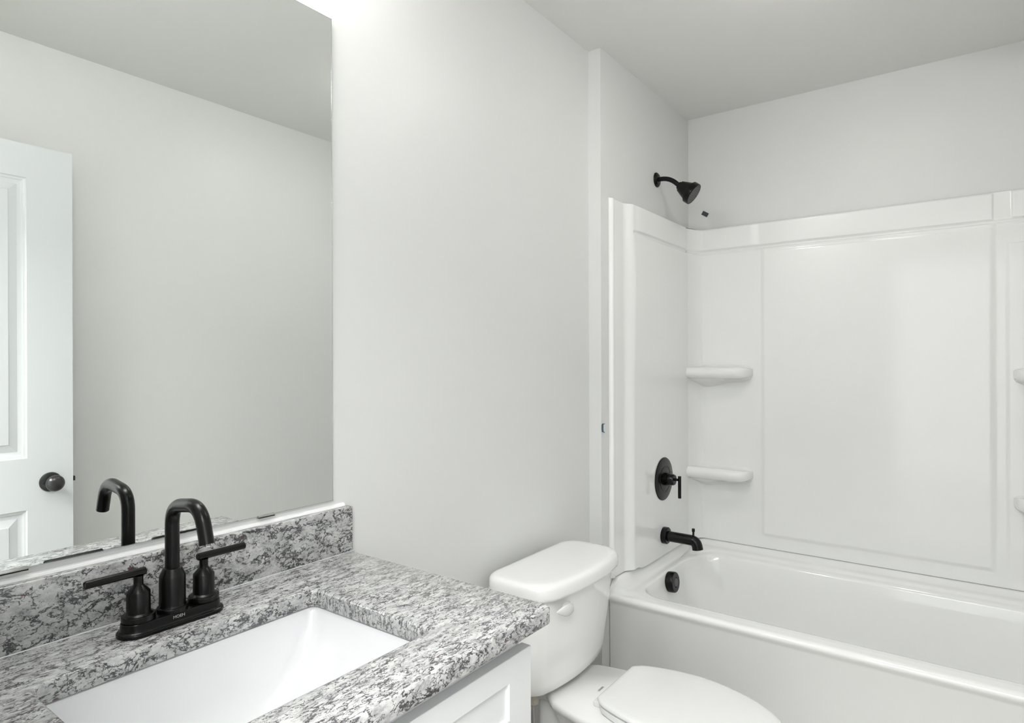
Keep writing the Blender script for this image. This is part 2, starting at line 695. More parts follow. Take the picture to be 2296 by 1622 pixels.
bm = NB()
door_face(bm, DYF, 1)
door_face(bm, DYF - DTH, -1)
x0, x1, z0, z1 = DX - DW, DX, 0.012, 2.028
for q in ([(x0, z0), (x1, z0)], [(x1, z0), (x1, z1)], [(x1, z1), (x0, z1)], [(x0, z1), (x0, z0)]):
    (a, b), (c, d) = q
    bm.faces.new([bm.verts.new(p) for p in ((a, DYF, b), (c, DYF, d), (c, DYF - DTH, d), (a, DYF - DTH, b))])
obj('door_slab', bm, M_DOOR, door, angle=12)
KX, KZ = DX - 0.067, 0.890
for nm, sg, yb in (('door_knob', 1, DYF), ('door_knob', -1, DYF - DTH)):
    kb = NB()
    if sg > 0:
        lathe(kb, [(0.0, 0.0305), (0.007, 0.030), (0.0115, 0.027), (0.0125, 0.020), (0.013, 0.012), (0.016, 0.009)], (KX, yb, KZ), (0, sg, 0), 40, cap=False)
        ell = [(0.0, 0.0)]
        kk = [(0.0275 * math.sin(math.pi * i / 20), 0.046 - 0.020 * math.cos(math.pi * i / 20)) for i in range(21)]
        lathe(kb, kk, (KX, yb, KZ), (0, sg, 0), 44)
    else:
        kk = [(0.0275 * math.sin(math.pi * i / 20), 0.046 - 0.020 * math.cos(math.pi * i / 20)) for i in range(21)]
        lathe(kb, kk, (KX, yb, KZ), (0, sg, 0), 44)
        lathe(kb, [(0.012, 0.03), (0.013, 0.01)], (KX, yb, KZ), (0, sg, 0), 40)
    kn = obj(nm, kb, M_ORB, door)
    rb = NB()
    lathe(rb, [(0.033, 0.0), (0.033, 0.002), (0.0315, 0.005), (0.027, 0.0068), (0.016, 0.0085), (0.0, 0.009)], (KX, yb, KZ), (0, sg, 0), 48)
    if sg > 0:
        for dx in (-0.021, 0.021):
            lathe(rb, [(0.0035, 0.006), (0.0035, 0.009), (0.002, 0.0095), (0.0, 0.0085)], (KX + dx, yb, KZ), (0, 1, 0), 16)
    obj('rose', rb, M_ORB, kn)
bm = NB(); box(bm, DX - 0.002, DX + 0.0015, DYF - 0.030, DYF - 0.005, KZ - 0.028, KZ + 0.028, 0.0004)
box(bm, DX, DX + 0.0105, DYF - 0.024, DYF - 0.011, KZ - 0.008, KZ + 0.008, 0.001)
obj('latch', bm, M_ORB, door)
for zz in (0.25, 1.03, 1.80):
    bm = NB()
    lathe(bm, [(0.006, -0.045), (0.006, 0.045)], (DX - DW - 0.0045, DYF + 0.004, zz), (0, 0, 1), 16)
    obj('hinge', bm, M_ORB, door)
# ---------------------------------------------------------------- mirror
MX1, MX0, MZ0, MZ1 = -0.0138, -0.7758, 0.9897, 2.0565
mir = thing('wall_mirror', 'large frameless rectangular wall mirror above the granite vanity top', 'mirror', ((MX0 + MX1) / 2, 0, MZ0))
bm = NB(); box(bm, MX0 + 0.0022, MX1 - 0.0022, -0.0062, -0.004, MZ0 + 0.0018, MZ1 - 0.0022)
obj('mirror_glass', bm, M_MIRROR, mir, smooth=False)
bm = NB()
for e in ((MX0, MX1, MZ0, MZ0 + 0.0018), (MX0, MX1, MZ1 - 0.0022, MZ1), (MX0, MX0 + 0.0022, MZ0, MZ1), (MX1 - 0.0022, MX1, MZ0, MZ1)):
    box(bm, e[0], e[1], -0.006, -0.0005, e[2], e[3], 0.0006, 1)
obj('polished_edge', bm, M_MEDGE, mir)
for cx in (-0.588, -0.177):
    bm = NB()
    box(bm, cx - 0.018, cx + 0.018, -0.0085, 0.0, MZ0 - 0.0035, MZ0 - 0.0005, 0.0004)
    box(bm, cx - 0.018, cx + 0.018, -0.0085, -0.0066, MZ0 - 0.0030, MZ0 + 0.0030, 0.0004)
    obj('clip', bm, M_CLIP, mir)

# ---------------------------------------------------------------- vanity cabinet
CT, CTH = 0.8712, 0.031
CB = CT - CTH
CX1, CX0 = 0.0292, XL + 0.003
CYF = -0.5537
VX0, VX1 = -0.795, -0.012
VYF = -0.510
vc = thing('vanity_cabinet', 'white shaker style bathroom vanity cabinet under the granite top', 'vanity cabinet', ((VX0 + VX1) / 2, -0.26, 0))
bm = NB()
box(bm, VX0, VX0 + 0.016, VYF + 0.019, -0.003, 0.10, CB - 0.0008)
box(bm, VX1 - 0.016, VX1, VYF + 0.019, -0.003, 0.0, CB - 0.0008)
box(bm, VX0, VX0 + 0.016, VYF + 0.06, -0.003, 0.0, 0.10)
box(bm, VX0 + 0.016, VX1 - 0.016, -0.016, -0.003, 0.0, CB - 0.17)
box(bm, VX0 + 0.016, VX1 - 0.016, VYF + 0.019, -0.016, 0.10, 0.118)
# face frame
box(bm, VX0, VX0 + 0.038, VYF, VYF + 0.019, 0.10, CB - 0.0008)
box(bm, VX1 - 0.038, VX1, VYF, VYF + 0.019, 0.0, CB - 0.0008)
box(bm, VX0 + 0.038, VX1 - 0.038, VYF, VYF + 0.019, CB - 0.045, CB - 0.0008)
box(bm, VX0 + 0.038, VX1 - 0.038, VYF, VYF + 0.019, 0.64, 0.675)
box(bm, VX0 + 0.038, VX1 - 0.038, VYF, VYF + 0.019, 0.10, 0.135)
box(bm, VX0 + 0.016, VX1 - 0.016, VYF + 0.06, VYF + 0.072, 0.0, 0.10)
obj('carcass', bm, M_CAB, vc, angle=20)


def shaker(x0, x1, z0, z1, stile, rail, name):
    y0, y1 = VYF - 0.0205, VYF - 0.0005      # front, back
    rec = 0.007
    bm = NB()
    a = [(x0, z0), (x1, z0), (x1, z1), (x0, z1)]

    def ring(ix, iz, y):
        return [(x0 + ix, y, z0 + iz), (x1 - ix, y, z0 + iz), (x1 - ix, y, z1 - iz), (x0 + ix, y, z1 - iz)]
    rings = [ring(0, 0, y1), ring(0, 0, y0 + 0.001), ring(0.001, 0.001, y0), ring(stile, rail, y0), ring(stile + 0.0022, rail + 0.0022, y0 + 0.0018), ring(stile + 0.003, rail + 0.003, y0 + rec), ]
    loft(bm, rings, True, True)
    return obj(name, bm, M_CAB, vc, angle=20)


DFX1 = -0.0035
shaker(VX0 + 0.008, DFX1, 0.664, 0.806, 0.062, 0.040, 'false_drawer_front')
mid = (VX0 + 0.008 + DFX1) / 2
shaker(VX0 + 0.008, mid - 0.0015, 0.112, 0.658, 0.060, 0.060, 'cabinet_door')
shaker(mid + 0.0015, DFX1, 0.112, 0.658, 0.060, 0.060, 'cabinet_door')

# ---------------------------------------------------------------- countertop with undermount cut-out
SX0, SX1, SY0, SY1 = -0.6105, -0.1705, -0.4531, -0.151      # opening
ct = thing('vanity_countertop', 'grey and white granite vanity top with a rectangular sink cutout', 'countertop', ((CX0 + CX1) / 2, -0.27, CB))
bm = NB()
EB = 0.004


def outer(ins, z):
    return [(x, y, z) for x, y in rrect(CX0 + ins, CX1 - ins, CYF + ins, -0.0005 - ins * 0, (0.001, 0.001, 0.012, 0.001), 8, 6)]


def inner(ins, z):
    return [(x, y, z) for x, y in rrect(SX0 - ins, SX1 + ins, SY0 - ins, SY1 + ins, 0.016, 8, 6)]


rings = [outer(0.004, CB), outer(0.001, CB + 0.001), outer(0, CB + 0.004), outer(0, CT - 0.005), outer(0.0015, CT - 0.0015), outer(0.005, CT),
         inner(0.006, CT), inner(0.0018, CT - 0.0015), inner(0, CT - 0.005), inner(0, CB + 0.002), inner(0.002, CB), outer(0.004, CB)]
loft(bm, rings, False, False)
obj('slab', bm, M_GRAN, ct, angle=50)
BST = 0.0199
BSX1 = 0.0292
BSZ = CT + 0.1013
bm = NB(); box(bm, CX0, BSX1, -BST, -0.0005, CT + 0.0004, BSZ, 0.003, 3)
bs = obj('backsplash', bm, M_GRAN, ct, angle=50)


def bead(bm, p0, p1, r, squash=1.0, n=90, wob=0.25, seed=1):
    rnd = random.Random(seed)
    p0, p1 = Vector(p0), Vector(p1)
    path = [p0.lerp(p1, i / n) for i in range(n + 1)]
    ws = [1 + wob * (rnd.random() - 0.5) for _ in range(n + 1)]
    ws = [(ws[max(0, i - 1)] + ws[i] * 2 + ws[min(n, i + 1)]) / 4 for i in range(n + 1)]
    return tube(bm, path, lambda t: r * ws[min(n, int(t * n))], 10)


bm = NB()
bead(bm, (CX0 + 0.002, -0.0006, BSZ + 0.001), (BSX1 - 0.012, -0.0006, BSZ + 0.001), 0.0070, wob=0.10, seed=2)
obj('caulk_bead', bm, M_CAULK, bs)
bm = NB()
bead(bm, (CX0 + 0.002, -BST + 0.0006, CT), (BSX1 + 0.004, -BST + 0.0012, CT), 0.0015, seed=3)
bead(bm, (BSX1 + 0.0005, -0.0008, CT), (BSX1 + 0.0005, -0.0008, BSZ - 0.004), 0.0016, seed=4)
obj('caulk_bead', bm, M_CAULK2, bs)

# ---------------------------------------------------------------- sink
sk = thing('undermount_sink', 'white rectangular undermount sink basin set below the granite', 'sink', ((SX0 + SX1) / 2, (SY0 + SY1) / 2, CB - 0.17))
bm = NB()


def sr(ins, z, r, insy=None, cut=0.0):
    insy = ins if insy is None else insy
    return [(x, y, z) for x, y in rrect(SX0 + ins, SX1 - ins, SY0 + insy, SY1 - insy, r, 10, 8)]


zt = CB - 0.0008
rings = [sr(-0.030, zt - 0.012, 0.03), sr(-0.030, zt, 0.03), sr(-0.008, zt, 0.022), sr(-0.004, zt - 0.002, 0.020), sr(-0.001, zt - 0.010, 0.020), sr(0.002, zt - 0.03, 0.022, 0.002)]
# sides flare inward into a dished floor
for t, ix, iy, r in ((0.055, 0.016, 0.007, 0.028), (0.080, 0.036, 0.014, 0.036), (0.105, 0.064, 0.024, 0.046), (0.122, 0.094, 0.040, 0.056), (0.133, 0.126, 0.062, 0.062), (0.139, 0.158, 0.088, 0.055), (0.142, 0.186, 0.118, 0.030)):
    rings.append(sr(ix, zt - t, r, iy))
loft(bm, rings, False, True)
# outside shell
bo = NB()
rings = [sr(-0.030, zt - 0.012, 0.03), sr(-0.012, zt - 0.014, 0.03), sr(-0.006, zt - 0.06, 0.035), sr(0.03, zt - 0.12, 0.05), sr(0.11, zt - 0.157, 0.06, 0.06)]
loft(bo, rings, False, True)
merge(bm, bo)
obj('basin', bm, M_SINK, sk, angle=40)
bm = NB()
lathe(bm, [(0.031, -0.002), (0.031, 0.0008), (0.028, 0.0022), (0.023, 0.001), (0.021, -0.002)], ((SX0 + SX1) / 2, (SY0 + SY1) / 2, zt - 0.142), (0, 0, 1), 40)
dr = obj('drain_flange', bm, M_BLACK, sk)
bm = NB()
lathe(bm, [(0.0, 0.007), (0.012, 0.0065), (0.0175, 0.0045), (0.0175, 0.001)], ((SX0 + SX1) / 2, (SY0 + SY1) / 2, zt - 0.142), (0, 0, 1), 40)
obj('stopper', bm, M_BLACK, dr)

# ---------------------------------------------------------------- basin faucet
FX, FY, FZ = -0.3985, -0.0885, CT
fa = thing('basin_faucet', 'matte black two handle centerset faucet on the granite behind the sink', 'faucet', (FX, FY, FZ))


def stadium(hl, hd, z, n=16):
    pts = []
    for k in range(n + 1):
        a = math.pi / 2 - math.pi * k / n
        pts.append((FX + (hl - hd) + hd * math.cos(a), FY + hd * math.sin(a), z))
    for k in range(n + 1):
        a = -math.pi / 2 - math.pi * k / n
        pts.append((FX - (hl - hd) + hd * math.cos(a), FY + hd * math.sin(a), z))
    return pts


bm = NB()
rings = [stadium(0.0825, 0.0272, FZ + 0.0003), stadium(0.0832, 0.0279, FZ + 0.0022), stadium(0.0830, 0.0277, FZ + 0.0050), stadium(0.0818, 0.0265, FZ + 0.0066), stadium(0.0795, 0.0242, FZ + 0.0074), stadium(0.0782, 0.0229, FZ + 0.0088),
         stadium(0.0778, 0.0225, FZ + 0.0105), stadium(0.0772, 0.0219, FZ + 0.0195), stadium(0.0764, 0.0211, FZ + 0.0207), stadium(0.0745, 0.0190, FZ + 0.0212)]
loft(bm, rings)
pl = obj('base_plate', bm, M_BLACK, fa, angle=28)
text_mesh('lettering', 'MOEN', 0.0066, M_LOGO, (FX + 0.000, FY - 0.0224, FZ + 0.0150), (1, 0, 0), (0, 0.06, 1), pl, 0.00035)
bm = NB()
lathe(bm, [(0.0232, 0.0205), (0.0232, 0.0262), (0.0225, 0.0272), (0.0206, 0.0280), (0.0200, 0.030), (0.0198, 0.032), (0.0196, 0.076), (0.0190, 0.0785), (0.0140, 0.0895), (0.0118, 0.0905)], (FX, FY, FZ), (0, 0, 1), 56)
obj('spout_body', bm, M_BLACK, fa, angle=28)
bm = NB()
path = smooth_path([(FX, FY, FZ + 0.085), (FX, FY, FZ + 0.1915), (FX, FY - 0.092, FZ + 0.2035), (FX, FY - 0.1110, FZ + 0.1460)], [0.029, 0.031], 16)
tube(bm, path, 0.0110, 36)
obj('spout', bm, M_BLACK, fa, angle=40)
bm = NB()
tip = path[-1]
dirn = (path[-1] - path[-2]).normalized()
lathe(bm, [(0.0, 0.0), (0.003, 0.0008), (0.0040, 0.003), (0.003, 0.0055), (0.0, 0.0065)], tip + Vector((0.004, 0.003, 0.0002)), (0, 0, -1), 16)
obj('water_drop', bm, M_WATER, fa)
for sgn in (-1, 1):
    hx = FX + sgn * 0.0520
    bm = NB()
    lathe(bm, [(0.0215, 0.0205), (0.0240, 0.0225), (0.0240, 0.0295), (0.0232, 0.0303), (0.0205, 0.0308), (0.0185, 0.0325), (0.0172, 0.0335), (0.0170, 0.0360), (0.0168, 0.0650), (0.0162, 0.0665), (0.0078, 0.0765)], (hx, FY, FZ), (0, 0, 1), 52)
    hn = obj('handle_hub', bm, M_BLACK, fa, angle=28)
    bm = NB()
    lathe(bm, [(0.0074, 0.0755), (0.0070, 0.078), (0.0070, 0.088), (0.0075, 0.0905)], (hx, FY, FZ), (0, 0, 1), 28)
    zl = FZ + 0.0958
    xa, xb = hx - sgn * 0.011, hx + sgn * 0.0745
    L_ = abs(xb - xa)
    lathe(bm, [(0.0, 0.0), (0.0050, 0.0), (0.0062, 0.0012), (0.0062, L_ - 0.0012), (0.0052, L_), (0.0044, L_), (0.0042, L_ - 0.0008), (0.0, L_ - 0.0008)], (xa, FY, zl), (sgn, 0, 0), 28)
    obj('lever', bm, M_BLACK, hn, angle=35)

# ---------------------------------------------------------------- vanity light above the mirror (just above the frame)
vl = thing('vanity_light', 'three globe vanity light bar on the wall above the mirror', 'wall light', (-0.395, 0, 2.31))
bm = NB(); box(bm, -0.395 - 0.30, -0.395 + 0.30, -0.022, -0.0005, 2.275, 2.345, 0.004)
obj('backplate', bm, M_BLACK, vl)
for k in (-1, 0, 1):
    gx = -0.395 + k * 0.21
    bm = NB()
    tube(bm, smooth_path([(gx, -0.02, 2.31), (gx, -0.105, 2.31), (gx, -0.105, 2.33)], 0.02), 0.007, 14)
    lathe(bm, [(0.018, 0.0), (0.020, 0.012), (0.012, 0.016)], (gx, -0.105, 2.318), (0, 0, 1), 24)
    ar = obj('arm', bm, M_BLACK, vl)
    bm = NB()
    lathe(bm, [(0.046 * math.sin(math.pi * i / 18), 2.376 - 0.046 * math.cos(math.pi * i / 18)) for i in range(19)], (gx, -0.105, 0), (0, 0, 1), 32)
    obj('globe', bm, M_GLOBE, ar)

# ceiling fixture over the floor between vanity and tub
cl = thing('ceiling_light', 'round flush ceiling light just above the picture edge', 'ceiling light', (0.95, -0.80, ZC))
bm = NB(); lathe(bm, [(0.13, -0.0005), (0.13, -0.018), (0.122, -0.022), (0.115, -0.022)], (0.95, -0.80, ZC), (0, 0, 1), 48)
obj('rim', bm, M_TRIM, cl)
bm = NB(); lathe(bm, [(0.115, -0.020), (0.112, -0.035), (0.09, -0.050), (0.05, -0.060), (0.0, -0.063)], (0.95, -0.80, ZC), (0, 0, 1), 48)
obj('diffuser', bm, M_DIFF, cl)

# ---------------------------------------------------------------- toilet
TX = 0.680
tl = thing('toilet', 'white two piece toilet with closed lid between vanity and bathtub', 'toilet', (TX, -0.35, 0))


TKX = 0.698


def tank_ring(hw, yb, yf, z, bow=0.035, rb=0.03, rf=0.07, n=64):
    """plan outline: flat back, bowed front. yb back, yf front at the middle."""
    pts = []
    yc = yf + bow
    rf = min(rf, (yb - yc) * 0.55)
    rb = min(rb, (yb - yc) * 0.4)
    base = rrect(TKX - hw, TKX + hw, yc, yb, (rb, rb, rf, rf), 10, 10)
    for x, y in base:
        t = (x - TKX) / hw
        k = (yb - y) / (yb - yc)
        y2 = y - bow * (1 - t * t) * max(0.0, k) ** 3
        pts.append((x, y2, z))
    return pts


LZ = 0.700
bm = NB()
ts = [(0.3725, 0.184, -0.060, -0.198), (0.376, 0.198, -0.052, -0.209), (0.386, 0.207, -0.046, -0.218), (0.41, 0.211, -0.044, -0.223), (0.45, 0.214, -0.043, -0.227), (0.55, 0.220, -0.043, -0.239), (0.664, 0.226, -0.043, -0.249)]
loft(bm, [tank_ring(hw, yb, yf, z, 0.032, 0.025, 0.050) for z, hw, yb, yf in ts])
tk = obj('tank', bm, M_PORC, tl, angle=50)
bm = NB()
ls = [(0.659, 0.224, -0.040, -0.257), (0.656, 0.229, -0.036, -0.264), (0.658, 0.2315, -0.034, -0.267), (0.666, 0.2325, -0.033, -0.2685), (0.684, 0.2320, -0.0335, -0.268), (0.691, 0.2305, -0.035, -0.266), (0.696, 0.2270, -0.0385, -0.262), (0.6990, 0.2210, -0.0445, -0.2555), (0.7000, 0.2130, -0.052, -0.247), (0.7003, 0.195, -0.070, -0.228)]
loft(bm, [tank_ring(hw, yb, yf, z, 0.032, 0.055, 0.060) for z, hw, yb, yf in ls])
obj('tank_lid', bm, M_PORC, tl, angle=50)
# flush lever
bm = NB()
LVX, LVZ = 0.590, 0.614
LVY = -0.2395
lathe(bm, [(0.020, 0.0), (0.0205, 0.004), (0.017, 0.010), (0.010, 0.013), (0.009, 0.020), (0.0, 0.020)], (LVX, LVY + 0.006, LVZ), (-0.12, -1, 0), 32)
lv = []
for i in range(13):
    t = i / 12
    cxp = LVX + 0.006 - 0.088 * t
    pf = math.sin(math.pi * (0.22 + 0.76 * t))
    hh = 0.0155 * pf + 0.001
    th = 0.0055 * pf + 0.0008
    cy = LVY - 0.014 - 0.006 * math.sin(math.pi * t * 0.8)
    cz = LVZ + 0.002 + 0.016 * t
    lv.append([(cxp, cy + th * math.cos(a), cz + hh * math.sin(a)) for a in [2 * math.pi * q / 20 for q in range(20)]])
loft(bm, lv)
obj('flush_lever', bm, M_PLAST, tk, angle=50)

# bowl: outlines in plan as (half width, y) control; egg shape


def egg(yb, yf, hwb, hwm, z, n=64, sq=2.3):
    """closed outline from back (yb) to front (yf); hwb half width at the back, hwm widest."""
    pts = []
    L = yb - yf
    for i in range(n):
        a = 2 * math.pi * i / n
        c, s = math.cos(a), math.sin(a)
        # along: +1 back, -1 front
        if c >= 0:
            yy = yb - L * 0.42 * (1 - abs(c) ** (2 / 3.4))
            w = hwb + (hwm - hwb) * (1 - abs(c) ** (2 / 3.4)) if abs(c) < 1 else hwb
            xx = math.copysign(abs(s) ** (2 / 3.4), s) * w
        else:
            yy = yb - L * 0.42 - L * 0.58 * abs(c) ** (2 / 2.05)
            xx = math.copysign(abs(s) ** (2 / 2.05), s) * hwm
        pts.append((TX + xx, yy, z))
    return pts


BYB, BYF = -0.305, -0.770
bm = NB()
# bowl exterior with rim
rings = [egg(-0.20, -0.60, 0.105, 0.115, 0.0), egg(-0.20, -0.60, 0.100, 0.112, 0.02), egg(-0.21, -0.58, 0.088, 0.095, 0.09), egg(-0.24, -0.60, 0.085, 0.105, 0.17),
         egg(-0.26, -0.67, 0.095, 0.140, 0.2345), egg(-0.28, -0.72, 0.115, 0.168, 0.2945), egg(-0.285, -0.745, 0.13, 0.180, 0.3295), egg(-0.285, -0.750, 0.135, 0.183, 0.3525), egg(-0.288, -0.746, 0.133, 0.180, 0.3595)]
loft(bm, rings)
# deck that carries the tank
dk = NB()


def deck(z, w0, w1, yb, yf, r=0.03, slump=0.0):
    out = []
    for x, y in rrect(-1, 1, yf, yb, (0.0001,) * 4, 1, 14):
        t = (yb - y) / (yb - yf)
        w = w0 + (w1 - w0) * ss(0.15, 1.0, t)
        out.append((TX + x * w, y, z))
    return out


def deck_ring(z, e, dz=0.0):
    pts = []
    key = [(-0.065, 0.055), (-0.075, 0.070), (-0.10, 0.080), (-0.15, 0.088), (-0.175, 0.100), (-0.195, 0.122), (-0.215, 0.136), (-0.25, 0.145), (-0.30, 0.156), (-0.36, 0.164), (-0.42, 0.166)]
    for y, w in key:
        pts.append((TX + 0.008 + (w - e), y - (e if y > -0.07 else 0), z))
    for y, w in reversed(key):
        pts.append((TX + 0.008 - (w - e), y - (e if y > -0.07 else 0), z))
    return pts


loft(dk, [deck_ring(0.275, 0.045), deck_ring(0.320, 0.022), deck_ring(0.338, 0.004), deck_ring(0.350, 0.0), deck_ring(0.358, 0.003), deck_ring(0.362, 0.010)])
merge(bm, dk)
# foot under the deck
ft = NB()
box(ft, TX - 0.060, TX + 0.060, -0.30, -0.11, 0.0, 0.320, 0.03, 4)
merge(bm, ft)
# spacer under the tank
box(bm, TX - 0.065, TX + 0.075, -0.18, -0.085, 0.359, 0.3735, 0.004)
bw = obj('bowl', bm, M_PORC, tl, angle=50)
text_mesh('lettering', 'GERBER', 0.0088, M_LOGO2, (TX + 0.012, -0.288, 0.3624), (1, 0.0, 0), (0, 1, 0), bw, 0.0002)

# seat and lid: flat hinge edge at the back, pointed oval to the front


TXS = 0.696


def seat_ring(yb, yf, hb, hm, z, e=0.0, n=44, rc=0.012):
    side = []
    L = (yb - yf)
    for i in range(n + 1):
        t = i / n
        if t < 0.42:
            w = hb + (hm - hb) * math.sin(math.pi / 2 * (t / 0.42)) ** 0.75
        else:
            q = (t - 0.42) / 0.58
            w = hm * math.sqrt(max(0.0, 1 - q ** 1.75))
        side.append((w, yb - L * t))
    w0 = side[0][0]
    side = [(w0 - rc, yb), (w0 - rc * 0.5, yb - rc * 0.13), (w0 - rc * 0.1, yb - rc * 0.5)] + [q for q in side if q[1] < yb - rc]
    ym = (yb + yf) / 2
    kx, ky = 1 - e / hm, 1 - e / (L / 2)
    pts = [(TXS + w * kx, ym + (y - ym) * ky, z) for w, y in side]
    pts += [(TXS - w * kx, ym + (y - ym) * ky, z) for w, y in reversed(side[:-1])]
    return pts


SYB, SYF = -0.331, -0.782
SHB, SHM = 0.112, 0.163
bm = NB()
loft(bm, [seat_ring(SYB - 0.004, SYF + 0.004, SHB - 0.004, SHM - 0.003, 0.3640, 0.004), seat_ring(SYB - 0.004, SYF + 0.004, SHB - 0.004, SHM - 0.003, 0.3675, 0.0), seat_ring(SYB - 0.004, SYF + 0.004, SHB - 0.004, SHM - 0.003, 0.3795, 0.0), seat_ring(SYB - 0.004, SYF + 0.004, SHB - 0.004, SHM - 0.003, 0.3830, 0.004)])
obj('seat', bm, M_PLAST, tl, angle=50)
bm = NB()
loft(bm, [seat_ring(SYB, SYF, SHB, SHM, 0.3870, 0.004), seat_ring(SYB, SYF, SHB, SHM, 0.3895, 0.0005), seat_ring(SYB, SYF, SHB, SHM, 0.3935, 0.0), seat_ring(SYB, SYF, SHB, SHM, 0.3980, 0.002), seat_ring(SYB, SYF, SHB, SHM, 0.4005, 0.006),
          seat_ring(SYB, SYF, SHB, SHM, 0.4020, 0.016), seat_ring(SYB, SYF, SHB, SHM, 0.4030, 0.045)])
obj('lid', bm, M_PLAST, tl, angle=50)
for sgn in (-1, 1):
    bm = NB()
    hx = TXS + sgn * 0.078
    box(bm, hx - 0.016, hx + 0.016, SYB - 0.014, SYB + 0.018, 0.3615, 0.3765, 0.003, 3)
    obj('hinge_cap', bm, M_PLAST, tl)

# water supply
SUX, SUY = 0.552, -0.150
ws = thing('water_supply_line', 'braided steel water supply line hanging under the toilet tank', 'supply line', (SUX, 0, 0.17))
bm = NB()
lathe(bm, [(0.0155, 0.3715), (0.0160, 0.366), (0.0175, 0.362), (0.0175, 0.342), (0.0125, 0.339), (0.010, 0.332)], (SUX, SUY, 0.0), (0, 0, 1), 10)
obj('coupling_nut', bm, M_NUT, ws)
bm = NB()
pth = smooth_path([(SUX, SUY, 0.344), (SUX, SUY, 0.27), (SUX + 0.03, SUY - 0.01, 0.22), (SUX + 0.01, -0.06, 0.19), (SUX, -0.05, 0.185)], 0.04, 10)
tube(bm, pth, 0.0058, 18)
obj('braided_hose', bm, M_BRAID, ws)
bm = NB()
lathe(bm, [(0.026, 0.0005), (0.026, 0.003), (0.012, 0.006), (0.008, 0.006), (0.008, 0.045), (0.011, 0.046), (0.011, 0.07), (0.0, 0.071)], (SUX, 0, 0.18), (0, -1, 0), 28)
obj('shutoff_valve', bm, M_CHROME, ws)

# ---------------------------------------------------------------- bathtub
tb = thing('bathtub', 'long glossy white alcove bathtub with a plain apron', 'bathtub', (1.59, -0.80, 0))
TY1, TY0 = YJ - 0.0015, YO + 0.0015
bm = NB()
TBX1 = 1.990
XA = 1.186


def tub_ring(x0, x1, y0, y1, r, zf, lip_end, lip_back, w=1.0):
    """zf front height; lip raises the ends and the back."""
    pts = []
    for x, y in rrect(x0, x1, y0, y1, r, 10, 26):
        de = min(abs(y - y0), abs(y1 - y))
        db = abs(x1 - x)
        df = abs(x - x0)
        ke = ss(0.06, 0.0, de) * ss(-0.002, 0.016, df)
        kb = ss(0.06, 0.0, db)
        z = zf + max(lip_end * (1 - 0.19 * ss(1.36, 1.42, x)) * ke, lip_back * kb)
        pts.append((x, y, z))
    return pts


OX0, OX1, OY0, OY1 = 1.268, 1.868, -1.470, -0.128
RR = (0.10, 0.14, 0.14, 0.10)
rings = [
    tub_ring(XA + 0.012, TBX1, TY0, TY1, (0.002,) * 4, 0.0, 0, 0),
    tub_ring(XA + 0.010, TBX1, TY0, TY1, (0.002,) * 4, 0.395, 0.0, 0.0),
    tub_ring(XA + 0.006, TBX1, TY0, TY1, (0.002,) * 4, 0.404, 0.004, 0.004),
    tub_ring(XA + 0.001, TBX1, TY0, TY1, (0.002,) * 4, 0.413, 0.012, 0.012),
    tub_ring(XA, TBX1, TY0, TY1, (0.003,) * 4, 0.420, 0.03, 0.03),
    tub_ring(XA + 0.003, TBX1, TY0, TY1, (0.004,) * 4, 0.4275, 0.056, 0.046),
    tub_ring(XA + 0.010, TBX1 - 0.014, TY0 + 0.012, TY1 - 0.012, (0.006,) * 4, 0.431, 0.0540, 0.0430),
    tub_ring(XA + 0.014, TBX1 - 0.026, TY0 + 0.022, TY1 - 0.022, (0.010,) * 4, 0.432, 0.044, 0.036),
    tub_ring(XA + 0.020, TBX1 - 0.040, TY0 + 0.034, TY1 - 0.034, (0.02,) * 4, 0.432, 0.018, 0.0265),
    tub_ring(XA + 0.030, TBX1 - 0.060, TY0 + 0.046, TY1 - 0.046, (0.04,) * 4, 0.432, 0.004, 0.0235),
    tub_ring(OX0 - 0.034, OX1 + 0.040, OY0 - 0.030, OY1 + 0.026, (0.10, 0.14, 0.14, 0.10), 0.4315, 0.002, 0.0225),
    tub_ring(OX0 - 0.028, OX1 + 0.036, OY0 - 0.026, OY1 + 0.022, RR, 0.4315, 0.001, 0.0205),
    tub_ring(OX0 - 0.026, OX1 + 0.033, OY0 - 0.024, OY1 + 0.020, RR, 0.4312, 0.001, 0.0150),
    tub_ring(OX0 - 0.022, OX1 + 0.029, OY0 - 0.021, OY1 + 0.017, RR, 0.4310, 0.001, 0.0130),
    tub_ring(OX0 - 0.010, OX1 + 0.011, OY0 - 0.010, OY1 + 0.008, RR, 0.4305, 0.001, 0.0115),
    tub_ring(OX0 - 0.003, OX1 + 0.006, OY0 - 0.004, OY1 + 0.003, RR, 0.4290, 0.0, 0.0100),
    tub_ring(OX0 + 0.001, OX1 + 0.001, OY0 - 0.000, OY1 - 0.001, RR, 0.4240, 0, 0.006),
    tub_ring(OX0 + 0.004, OX1 - 0.006, OY0 + 0.012, OY1 - 0.006, RR, 0.395, 0, 0),
    tub_ring(OX0 + 0.016, OX1 - 0.022, OY0 + 0.060, OY1 - 0.022, RR, 0.30, 0, 0),
    tub_ring(OX0 + 0.030, OX1 - 0.038, OY0 + 0.125, OY1 - 0.042, RR, 0.18, 0, 0),
    tub_ring(OX0 + 0.046, OX1 - 0.054, OY0 + 0.165, OY1 - 0.062, (0.10,) * 4, 0.12, 0, 0),
    tub_ring(OX0 + 0.072, OX1 - 0.080, OY0 + 0.200, OY1 - 0.090, (0.09,) * 4, 0.088, 0, 0),
    tub_ring(OX0 + 0.110, OX1 - 0.120, OY0 + 0.240, OY1 - 0.130, (0.07,) * 4, 0.078, 0, 0),
]
loft(bm, rings, False, True)
